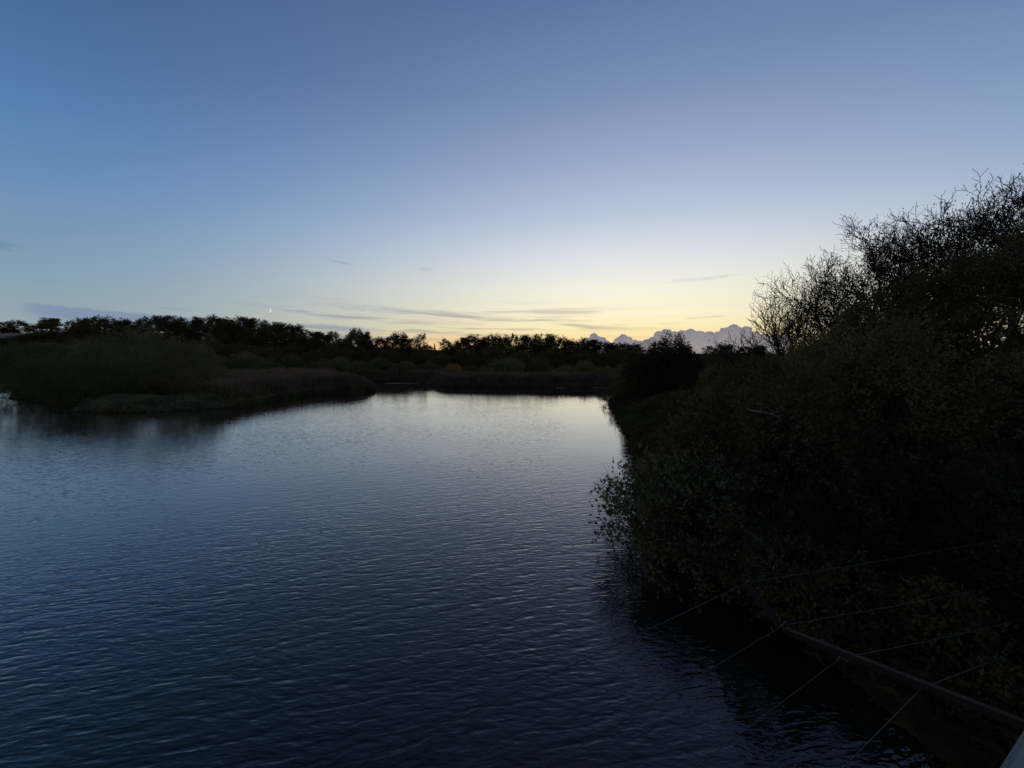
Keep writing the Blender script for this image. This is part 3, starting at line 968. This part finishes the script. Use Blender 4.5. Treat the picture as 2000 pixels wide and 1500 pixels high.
bush('leafy_tree', 19.2, 14.4, 3.9, 10.9, 'tallest dense leafy tree, cut off by the right picture edge', 0.12, M['bank_leaf'], 24, 5400, 10, 0.6, 511, 'tree', 9)
bush('bank_shrub', 10.6, 15.5, 3.1, 4.3, 'dusky shrub halfway up the bank beyond the tall dense shrubs', 0.10, M['bank_leaf'], 18, 3600, 10, 0.5, 512)
bush('bank_shrub', 14.4, 11.2, 3.4, 6.3, 'big dark shrub at the right picture edge below the leafy trees', 0.10, M['bank_leaf'], 20, 4200, 10, 0.5, 514)
bush('bank_shrub', 8.6, 20.5, 2.5, 2.9, 'low shrub beside the water beyond the overhanging bush', 0.10, M['bank_leaf'], 14, 2600, 10, 0.45, 515)
bush('bank_shrub', 11.5, 8.0, 2.8, 4.0, 'dark shrub right of the yellow-green bush, near the bridge', 0.09, M['bank_leaf'], 16, 3600, 10, 0.45, 516)
bush('bank_shrub', 8.3, 11.4, 2.6, 6.2, 'tall dense shrub rising directly behind the low bush by the wires', 0.10, M['bank_leaf'], 24, 4600, 10, 0.5, 530)
bush('bank_shrub', 7.5, 14.0, 2.3, 5.1, 'olive shrub between the near overhanging bush and the tall dense shrub', 0.10, M['olive_leaf'], 20, 3600, 10, 0.5, 531)
bush('bank_shrub', 11.0, 12.6, 2.9, 7.4, 'tallest dense shrub in front of the leafy trees, mid right bank', 0.10, M['bank_leaf'], 26, 5000, 10, 0.5, 532)
bush('overhanging_bush', 5.2, 11.6, 2.75, 3.5, 'near leafy bush leaning out over the water, leaves showing singly', 0.13, M['near_leaf'], 26, 2500, 11, 0.8, 517, 'bush', 10, 0.2, 2.6, (-0.2, 0), 0.5)
bush('overhanging_bush', 6.4, 9.0, 1.9, 2.1, 'low dark bush hanging over black water behind the wires', 0.09, M['near_leaf'], 14, 1700, 10, 0.45, 518, 'bush', 8)
bush('overhanging_bush', 7.0, 14.6, 2.2, 3.2, 'leafy bush on the bank just behind the near overhanging bush', 0.10, M['near_leaf'], 16, 2300, 10, 0.5, 519, 'bush', 8)
bush('yellow_bush', 8.2, 7.3, 1.25, 1.75, 'small yellow-green bush low on the near right bank', 0.10, M['yellow_leaf'], 9, 420, 9, 0.4, 520, 'bush', 6)
bush('yellow_bush', 7.9, 5.9, 0.9, 1.15, 'lower yellow-green sprig bush below the first one by the wires', 0.10, M['yellow_leaf'], 7, 240, 9, 0.35, 521, 'bush', 5)
bush('bank_shrub', 9.0, 4.2, 1.8, 1.9, 'dark leafy shrub beside the bridge in the lower right corner', 0.08, M['bank_leaf'], 10, 1500, 10, 0.4, 522)

# undergrowth covering the bank
ng = np.random.default_rng(41)
ux = np.concatenate([ng.uniform(5.5, 34, 22000), ng.uniform(5.5, 13, 30000)])
uy = np.concatenate([ng.uniform(0.5, 46, 22000), ng.uniform(0.5, 12, 30000)])
us = shore_dist(ux, uy)
ok = (us > 0.15)
ux, uy = ux[ok], uy[ok]
uz = ground_z(ux, uy) + ng.random(len(ux)) ** 1.5 * 0.9 + 0.02
tag(link('undergrowth', leaf_mesh('undergrowth', np.stack([ux, uy, uz], 1), ng.uniform(0.05, 0.12, len(ux)) * np.clip(uy / 12, 1.0, 2.2), M['undergrowth'], ng, 0.6)),
    'tangled nettles and bramble leaves covering the right bank', 'undergrowth', None, 'stuff')


# bare and ivy-hung trees against the sky
def bare_tree(name, x, y, top, label, seed, nchild, ivy, leafy, spread=1.0, start=0.3, up=0.2, shrink=0.6, ang=(30, 60), lean=(0, 0), stems=1, wob=0.2, width=None, r0=0.13, leafsize=0.11):
    rg_ = PyRng(seed)
    ng_ = np.random.default_rng(seed)
    z = gz(x, y) - 0.1
    H = top - z
    allsegs, alltips = [], []
    for s in range(stems):
        ln = (lean[0] + (rg_.uniform(-0.35, 0.35) if stems > 1 else 0), lean[1] + (rg_.uniform(-0.35, 0.35) if stems > 1 else 0))
        segs, tips = skeleton(rg_, H, r0, spread, nchild, len(nchild), start, up, wob, shrink, ang, ln)
        segs, tips = fit_height(segs, tips, H * (1 if s == 0 else rg_.uniform(0.75, 0.97)))
        allsegs += segs
        alltips += tips
    o = thing(name, (x, y, z), label, 'tree')
    if width:
        o.scale = (width, width, 1)
    link('trunk', tubes_mesh('trunk', [s[:4] for s in allsegs if s[4] == 0], M['bark'], 6), o)
    link('limbs', tubes_mesh('limbs', [(s[0], s[1], max(s[2], .020), max(s[3], .014)) for s in allsegs if s[4] in (1, 2)], M['bark'], 4), o)
    link('twigs', tubes_mesh('twigs', [(s[0], s[1], max(s[2], .013), max(s[3], .009)) for s in allsegs if s[4] > 2], M['bark'], 3), o)
    if ivy:
        c = np.array([s[0].lerp(s[1], rg_.random()) for s in allsegs if s[4] in (0, 1) and s[0].z < H * 0.8])
        P = cluster_points(ng_, c, max(1, ivy // max(1, len(c))), 0.42, 1.0)
        link('ivy', leaf_mesh('ivy', P, 0.12 * ng_.uniform(0.7, 1.3, len(P)), M['ivy_leaf'], ng_, 0.8), o)
    if leafy:
        c = np.array([t[0] for t in alltips if t[0].z < H * 0.9])
        k = ng_.integers(0, len(c), leafy)
        # leaves hang in uneven patches
        grp = (np.sin(c[k] @ np.array([1.3, 1.1, 0.9]) * 1.6) + ng_.normal(size=leafy) * 0.6) > -0.1
        P = c[k][grp]
        P = P + ng_.normal(size=P.shape) * 0.16
        link('leaves', leaf_mesh('leaves', P, leafsize * ng_.uniform(0.6, 1.3, len(P)), M['ivy_leaf'], ng_, 0.6), o)
    return o


# name, place, top, looks, seed, children per level, ivy, leaves, spread, first branch, upward pull, child length, angles, lean, stems
bare_tree('bare_tree', 18.9, 27, 10.4, 'bare fan-shaped small tree against the pale yellow sky', 601, (9, 7, 5), 0, 500, 1.0, 0.18, 0.14, 0.66, (28, 55), (0, 0), 3, 0.12)
bare_tree('bare_shrub', 17.3, 28, 8.2, 'bare arching shrub in front of the heap cloud', 602, (7, 5, 4), 0, 500, 1.1, 0.2, 0.12, 0.6, (30, 60), (-0.25, 0), 3, 0.2)
bare_tree('ivy_tree', 20.4, 25, 12.4, 'leftmost ivy-hung tree, its twigs reaching left into the sky', 603, (11, 8, 6, 2), 1900, 2600, 1.25, 0.22, 0.08, 0.62, (38, 70), (-0.10, 0), 2, 0.17, 0.85)
bare_tree('ivy_tree', 21.3, 24.2, 14.6, 'rounded ivy-hung tree, second of the tall ones on the right bank', 604, (12, 8, 6, 3), 1800, 3300, 1.15, 0.35, 0.11, 0.56, (32, 62), wob=0.15)
bare_tree('ivy_tree', 23.0, 23, 14.3, 'thinly leaved tall tree in the middle of the right bank skyline', 605, (11, 8, 6, 3), 1800, 600, 1.15, 0.38, 0.11, 0.54, (32, 62), wob=0.15)
bare_tree('ivy_tree', 24.2, 21.6, 15.1, 'tall bare-topped tree with dark leaf clumps below its twigs', 606, (11, 8, 6, 3), 2200, 2400, 1.15, 0.38, 0.11, 0.54, (32, 62), wob=0.15)
bare_tree('ivy_tree', 25.4, 20.6, 15.3, 'tall thin-twigged tree, second from the right picture edge', 607, (11, 8, 6, 3), 2200, 600, 1.15, 0.38, 0.11, 0.54, (32, 62), wob=0.15)
bare_tree('ivy_tree', 26.8, 19.6, 16.2, 'highest bare tree, cut off by the right picture edge', 608, (11, 8, 6, 3), 2200, 1100, 1.15, 0.38, 0.11, 0.54, (32, 62), wob=0.15)
bare_tree('bare_shrub', 7.0, 9.4, 3.0, 'leafless grey shrub tangled among the dark bank bushes', 609, (7, 5, 4), 0, 0, 1.0, 0.15, 0.15, 0.6, (30, 60), (-0.1, 0), 3, 0.22, None, 0.03)

# pale dead branch caught in the shrubs
rg = PyRng(91)
pts = [Vector((0, 0, 0)), Vector((.35, -.05, -.02)), Vector((.7, -.1, -.1)), Vector((1.05, -.1, -.22)), Vector((1.4, -.05, -.2))]
segs = [(pts[i], pts[i + 1], .05 - .008 * i, .042 - .008 * i) for i in range(4)]
segs += [(pts[1], pts[1] + Vector((-.2, -.1, .22)), .03, .01), (pts[2], pts[2] + Vector((.3, -.15, .12)), .025, .008), (pts[3], pts[3] + Vector((.12, -.1, -.22)), .02, .006),
         (pts[0], Vector((-.3, .2, .1)), .05, .02)]
o = link('fallen_branch', tubes_mesh('fallen_branch', segs, M['deadwood'], 6))
o.location = (6.45, 10.55, 4.46)
o.scale = (0.55, 0.55, 0.55)
tag(o, 'pale dead branch lying across the dark shrubs of the right bank', 'branch')

# ------------------------------------------------------------------ bridge edge and its wire guard
D = Vector((math.sin(R(62)), math.cos(R(62)), 0))
N = Vector((-D.y, D.x, 0))


def slab(s0, s1, n0, n1, z0, z1, bev=0.0):
    """box along the bridge: s along it, n across it"""
    bm = bmesh.new()
    vs = [bm.verts.new(D * s + N * n + Vector((0, 0, z))) for z in (z0, z1) for s, n in ((s0, n0), (s1, n0), (s1, n1), (s0, n1))]
    for f in ((0, 1, 2, 3), (4, 5, 6, 7), (0, 1, 5, 4), (1, 2, 6, 5), (2, 3, 7, 6), (3, 0, 4, 7)):
        bm.faces.new([vs[i] for i in f])
    bmesh.ops.recalc_face_normals(bm, faces=bm.faces)
    if bev:
        bmesh.ops.bevel(bm, geom=bm.edges[:], offset=bev, segments=2, affect='EDGES')
    me_ = bpy.data.meshes.new('slab')
    bm.to_mesh(me_)
    bm.free()
    return me_


def stone_mat(name, c, scale):
    m, b, bsdf, nt = mat_new(name)
    g = b.node('ShaderNodeNewGeometry')
    n1 = b.noise(g.outputs['Position'], scale, 6, 0.65)
    n2 = b.noise(g.outputs['Position'], scale * 9, 3)
    col = b.mix(b.maprange(n1, 0.35, 0.65), (*[x * 0.7 for x in c], 1), (*[x * 1.2 for x in c], 1))
    col = b.mix(b.maprange(n2, 0.5, 0.75, 0, 0.5), col, (c[0] * 0.45, c[1] * 0.5, c[2] * 0.42, 1))
    nt.links.new(col, bsdf.inputs['Base Color'])
    bsdf.inputs['Roughness'].default_value = 0.9
    bp = b.node('ShaderNodeBump')
    bp.inputs['Strength'].default_value = 0.5
    bp.inputs['Distance'].default_value = 0.004
    nt.links.new(n2, bp.inputs['Height'])
    nt.links.new(bp.outputs[0], bsdf.inputs['Normal'])
    return m


M['coping'] = stone_mat('coping', (0.20, 0.225, 0.20), 6)
M['wall'] = stone_mat('wall', (0.16, 0.15, 0.13), 2)
M['rust'] = stone_mat('rust', (0.040, 0.015, 0.011), 18)
m, b_, bs, nt = mat_new('wire')
bs.inputs['Base Color'].default_value = (0.10, 0.09, 0.085, 1)
bs.inputs['Roughness'].default_value = 0.8
M['wire'] = m

br = thing('bridge', (0, 0, 0), 'pale stone bridge parapet edge in the lower right corner', 'bridge')


def bpart(name, me_, mat):
    me_.materials.append(mat)
    return link(name, me_, br)


bpart('deck', slab(-34, 12, -6.2, 0.28, 3.9, 4.62), M['wall'])
bpart('parapet_wall', slab(-34, 12, -0.26, 0.06, 4.623, 5.44), M['wall'])
bpart('abutment', slab(9.5, 14, -6.2, 0.2, -1.0, 3.897), M['wall'])
for k in range(-4, 6):
    bpart('coping_stone', slab(k * 0.95 + 0.006, k * 0.95 + 0.944, -0.32, 0.107, 5.443, 5.55, 0.006), M['coping'])
bpart('edge_strip', slab(-34, 12, 0.064, 0.128, 5.40, 5.441), M['rust'])

S0, B0, T0 = Vector((1.793, 1.293, 4.734)), Vector((1.422, 1.991, 4.569)), Vector((1.315, 2.191, 4.732))
gd = thing('wire_guard', (S0.x, S0.y, S0.z), 'rusty bent iron arm carrying thin wires beside the bridge', 'wire fence')


def gpart(name, segs_, mat, sides=6):
    s2 = [(Vector(a) - S0, Vector(c) - S0, r0_, r1_) for a, c, r0_, r1_ in segs_]
    return link(name, tubes_mesh(name, s2, mat, sides), gd)


def angle_iron(a, c, w=0.025, t=0.005):
    """L-section bar from a to c"""
    dr = (c - a).normalized()
    sd = D.copy()
    dn = dr.cross(sd).normalized()
    if dn.z > 0:
        dn = -dn
    prof = [(0, 0), (w, 0), (w, t), (t, t), (t, w), (0, w)]
    vs = [p + sd * (u - w / 2) + dn * v for p in (a, c) for u, v in prof]
    n_ = len(prof)
    f = [(i, (i + 1) % n_, n_ + (i + 1) % n_, n_ + i) for i in range(n_)] + [tuple(range(n_))[::-1], tuple(range(n_, 2 * n_))]
    return [v - S0 for v in vs], f


for nm, a, c in (('arm', S0 - N * 0.06, B0), ('raised_tip', B0 + N * 0.004, T0)):
    v, f = angle_iron(a, c)
    link(nm, mesh_from(nm, v, f, M['rust']), gd)
W0 = [Vector((1.329, 2.164, 4.709)), B0 + Vector((0, 0, 0.01)), Vector((1.538, 1.772, 4.570)), Vector((1.668, 1.528, 4.640))]
W1 = [a.lerp(e, 1.75) for a, e in zip(W0, [Vector((5.65, 4.45, 3.89)), Vector((5.65, 4.41, 3.36)), Vector((5.68, 4.38, 2.92)), Vector((5.74, 4.35, 2.59))])]
for a, e in zip(W0, W1):
    sg = []
    nseg = 14
    for side, end in ((0, a - D * 7.0 - Vector((0, 0, 0.05))), (1, e)):
        prev = a
        for i in range(1, nseg + 1):
            t = i / nseg
            p = a.lerp(end, t)
            p.z -= 0.10 * t * (1 - t)
            sg.append((prev, p, 0.0019, 0.0019))
            prev = p
    # the little twists where the strand is tied to the arm
    sg.append((a - D * 0.02, a + D * 0.02 + Vector((0, 0, 0.012)), 0.005, 0.005))
    gpart('wire', sg, M['wire'], 5)
gpart('end_post', [((8.86, 6.2, 0.3), (8.84, 6.2, 3.45), 0.03, 0.028)], M['rust'], 8)

# ------------------------------------------------------------------ moon and far heap clouds
m, b_, bs, nt = mat_new('moon')
bs.inputs['Base Color'].default_value = (0.3, 0.3, 0.28, 1)
bs.inputs['Emission Color'].default_value = (1.0, 0.96, 0.86, 1)
bs.inputs['Emission Strength'].default_value = 0.75
M['moon'] = m
mdir = Vector((-0.6082, 1.0112, 0.1071)).normalized()
mpos = Vector((0, 0, 6)) + mdir * 6000
mr = 6000 * math.tan(R(0.27))
# lit part of the ball: the strip between the limb and the terminator, as a solid of its own
right = mdir.cross(Vector((0, 0, 1))).normalized()
upv = right.cross(mdir).normalized()
lit = (right * 0.93 + upv * -0.36).normalized()      # towards the sun below the horizon
oth = mdir.cross(lit).normalized()
vs, fs = [], []
nl, nw = 24, 6
for i in range(nl + 1):
    th = math.pi * i / nl - math.pi / 2
    for j in range(nw + 1):
        ph = R(-2) + (R(90 - 28) + R(2)) * 0 + (R(58) * j / nw)      # angle from the limb towards the viewer
        p = (lit * math.cos(ph) - mdir * math.sin(ph)) * math.cos(th) + oth * math.sin(th)
        vs.append(p * mr)
for i in range(nl):
    for j in range(nw):
        a = i * (nw + 1) + j
        fs.append((a, a + 1, a + nw + 2, a + nw + 1))
o = link('moon', mesh_from('moon', vs, fs, M['moon'], True))
o.location = mpos
tag(o, 'thin pale crescent moon low above the skyline wood', 'moon')

m, b_, bs, nt = mat_new('cloud')
nt.nodes.remove(bs)
df = b_.node('ShaderNodeBsdfDiffuse')
df.inputs[0].default_value = (0.92, 0.92, 0.95, 1)
tr = b_.node('ShaderNodeBsdfTranslucent')
tr.inputs[0].default_value = (0.92, 0.93, 0.97, 1)
mx = b_.node('ShaderNodeMixShader')
mx.inputs[0].default_value = 0.85
nt.links.new(df.outputs[0], mx.inputs[1])
nt.links.new(tr.outputs[0], mx.inputs[2])
nt.links.new(mx.outputs[0], nt.nodes['Material Output'].inputs[0])
M['cloud'] = m


def heap_cloud(label, domes, seed, base=10):
    """domes: (x, top, radius) of the big billows at 4 km; smaller ones crowd their upper sides"""
    rg_ = PyRng(seed)
    bm = bmesh.new()
    x0 = domes[0][0]
    Mx = __import__('mathutils').Matrix

    def billow(c, r, sub=2):
        bmesh.ops.create_icosphere(bm, subdivisions=sub, radius=1, matrix=Mx.Translation(c) @ Mx.Diagonal((r * rg_.uniform(1.0, 1.25), r, r * rg_.uniform(0.85, 1.0), 1)))
    for x, top, r in domes:
        top, r = top * 0.93, r * 0.9
        c = Vector((x - x0, rg_.uniform(-20, 20), top - r))
        billow(c, r * 0.93, 3)
        zc = c.z - r * 0.5
        while zc > base:
            billow(Vector((c.x + rg_.uniform(-0.3, 0.3) * r, c.y, zc)), r * rg_.uniform(0.95, 1.15))
            zc -= r * 0.5
        for k in range(26):
            a_ = rg_.uniform(-1.5, 1.5)
            t_ = rg_.uniform(-0.9, 0.5)
            dv = Vector((math.sin(a_) * math.cos(t_), math.sin(t_) * 1.0 if t_ < 0 else math.sin(t_), math.cos(a_) * math.cos(t_)))
            q_ = r * rg_.uniform(0.10, 0.28)
            billow(c + dv * (r * 0.95 - q_ * 0.35), q_)
    me0 = bpy.data.meshes.new('heap_cloud_lumps')
    bm.to_mesh(me0)
    bm.free()
    tmp = bpy.data.objects.new('heap_cloud_lumps', me0)
    COL.objects.link(tmp)
    md = tmp.modifiers.new('union', 'REMESH')
    md.mode = 'VOXEL'
    md.voxel_size = 4.5
    sm = tmp.modifiers.new('soften', 'SMOOTH')
    sm.iterations = 1
    dg = bpy.context.evaluated_depsgraph_get()
    me_ = bpy.data.meshes.new_from_object(tmp.evaluated_get(dg))
    bpy.data.objects.remove(tmp)
    me_.materials.clear()
    me_.materials.append(M['cloud'])
    me_.shade_smooth()
    o = link('heap_cloud', me_)
    o.location = (x0, 4000, 0)
    return tag(o, label, 'cloud', 'heap clouds low over the horizon')


heap_cloud('smallest heap cloud, leftmost, just above the low skyline trees', [(690, 135, 45), (755, 178, 48), (812, 220, 42), (858, 190, 40), (905, 178, 34), (945, 140, 36)], 1)
heap_cloud('middle heap cloud with a single peak left of the round bank tree', [(1010, 120, 45), (1055, 172, 48), (1105, 210, 46), (1158, 182, 42), (1215, 150, 44), (1275, 140, 45), (1335, 158, 40)], 2)
heap_cloud('largest grey heap cloud behind the round tree and the bare shrubs', [(1400, 180, 55), (1462, 242, 56), (1530, 262, 60), (1610, 240, 50), (1690, 252, 62), (1775, 262, 70), (1870, 242, 60), (1960, 240, 66), (2050, 238, 60), (2130, 285, 66), (2215, 312, 78), (2310, 290, 66), (2400, 240, 70), (2500, 215, 70), (2610, 205, 75), (2720, 180, 70)], 3)

# number the look-alikes of a stretch from left to right, so that each label points to one thing
by = {}
for o in LABELLED:
    by.setdefault(o['label'], []).append(o)
for lab, os_ in by.items():
    if len(os_) > 1:
        os_.sort(key=lambda o: o.location.x / o.location.y)
        for k, o in enumerate(os_):
            o['label'] = lab + ', ' + ORD[k] + ' from left'
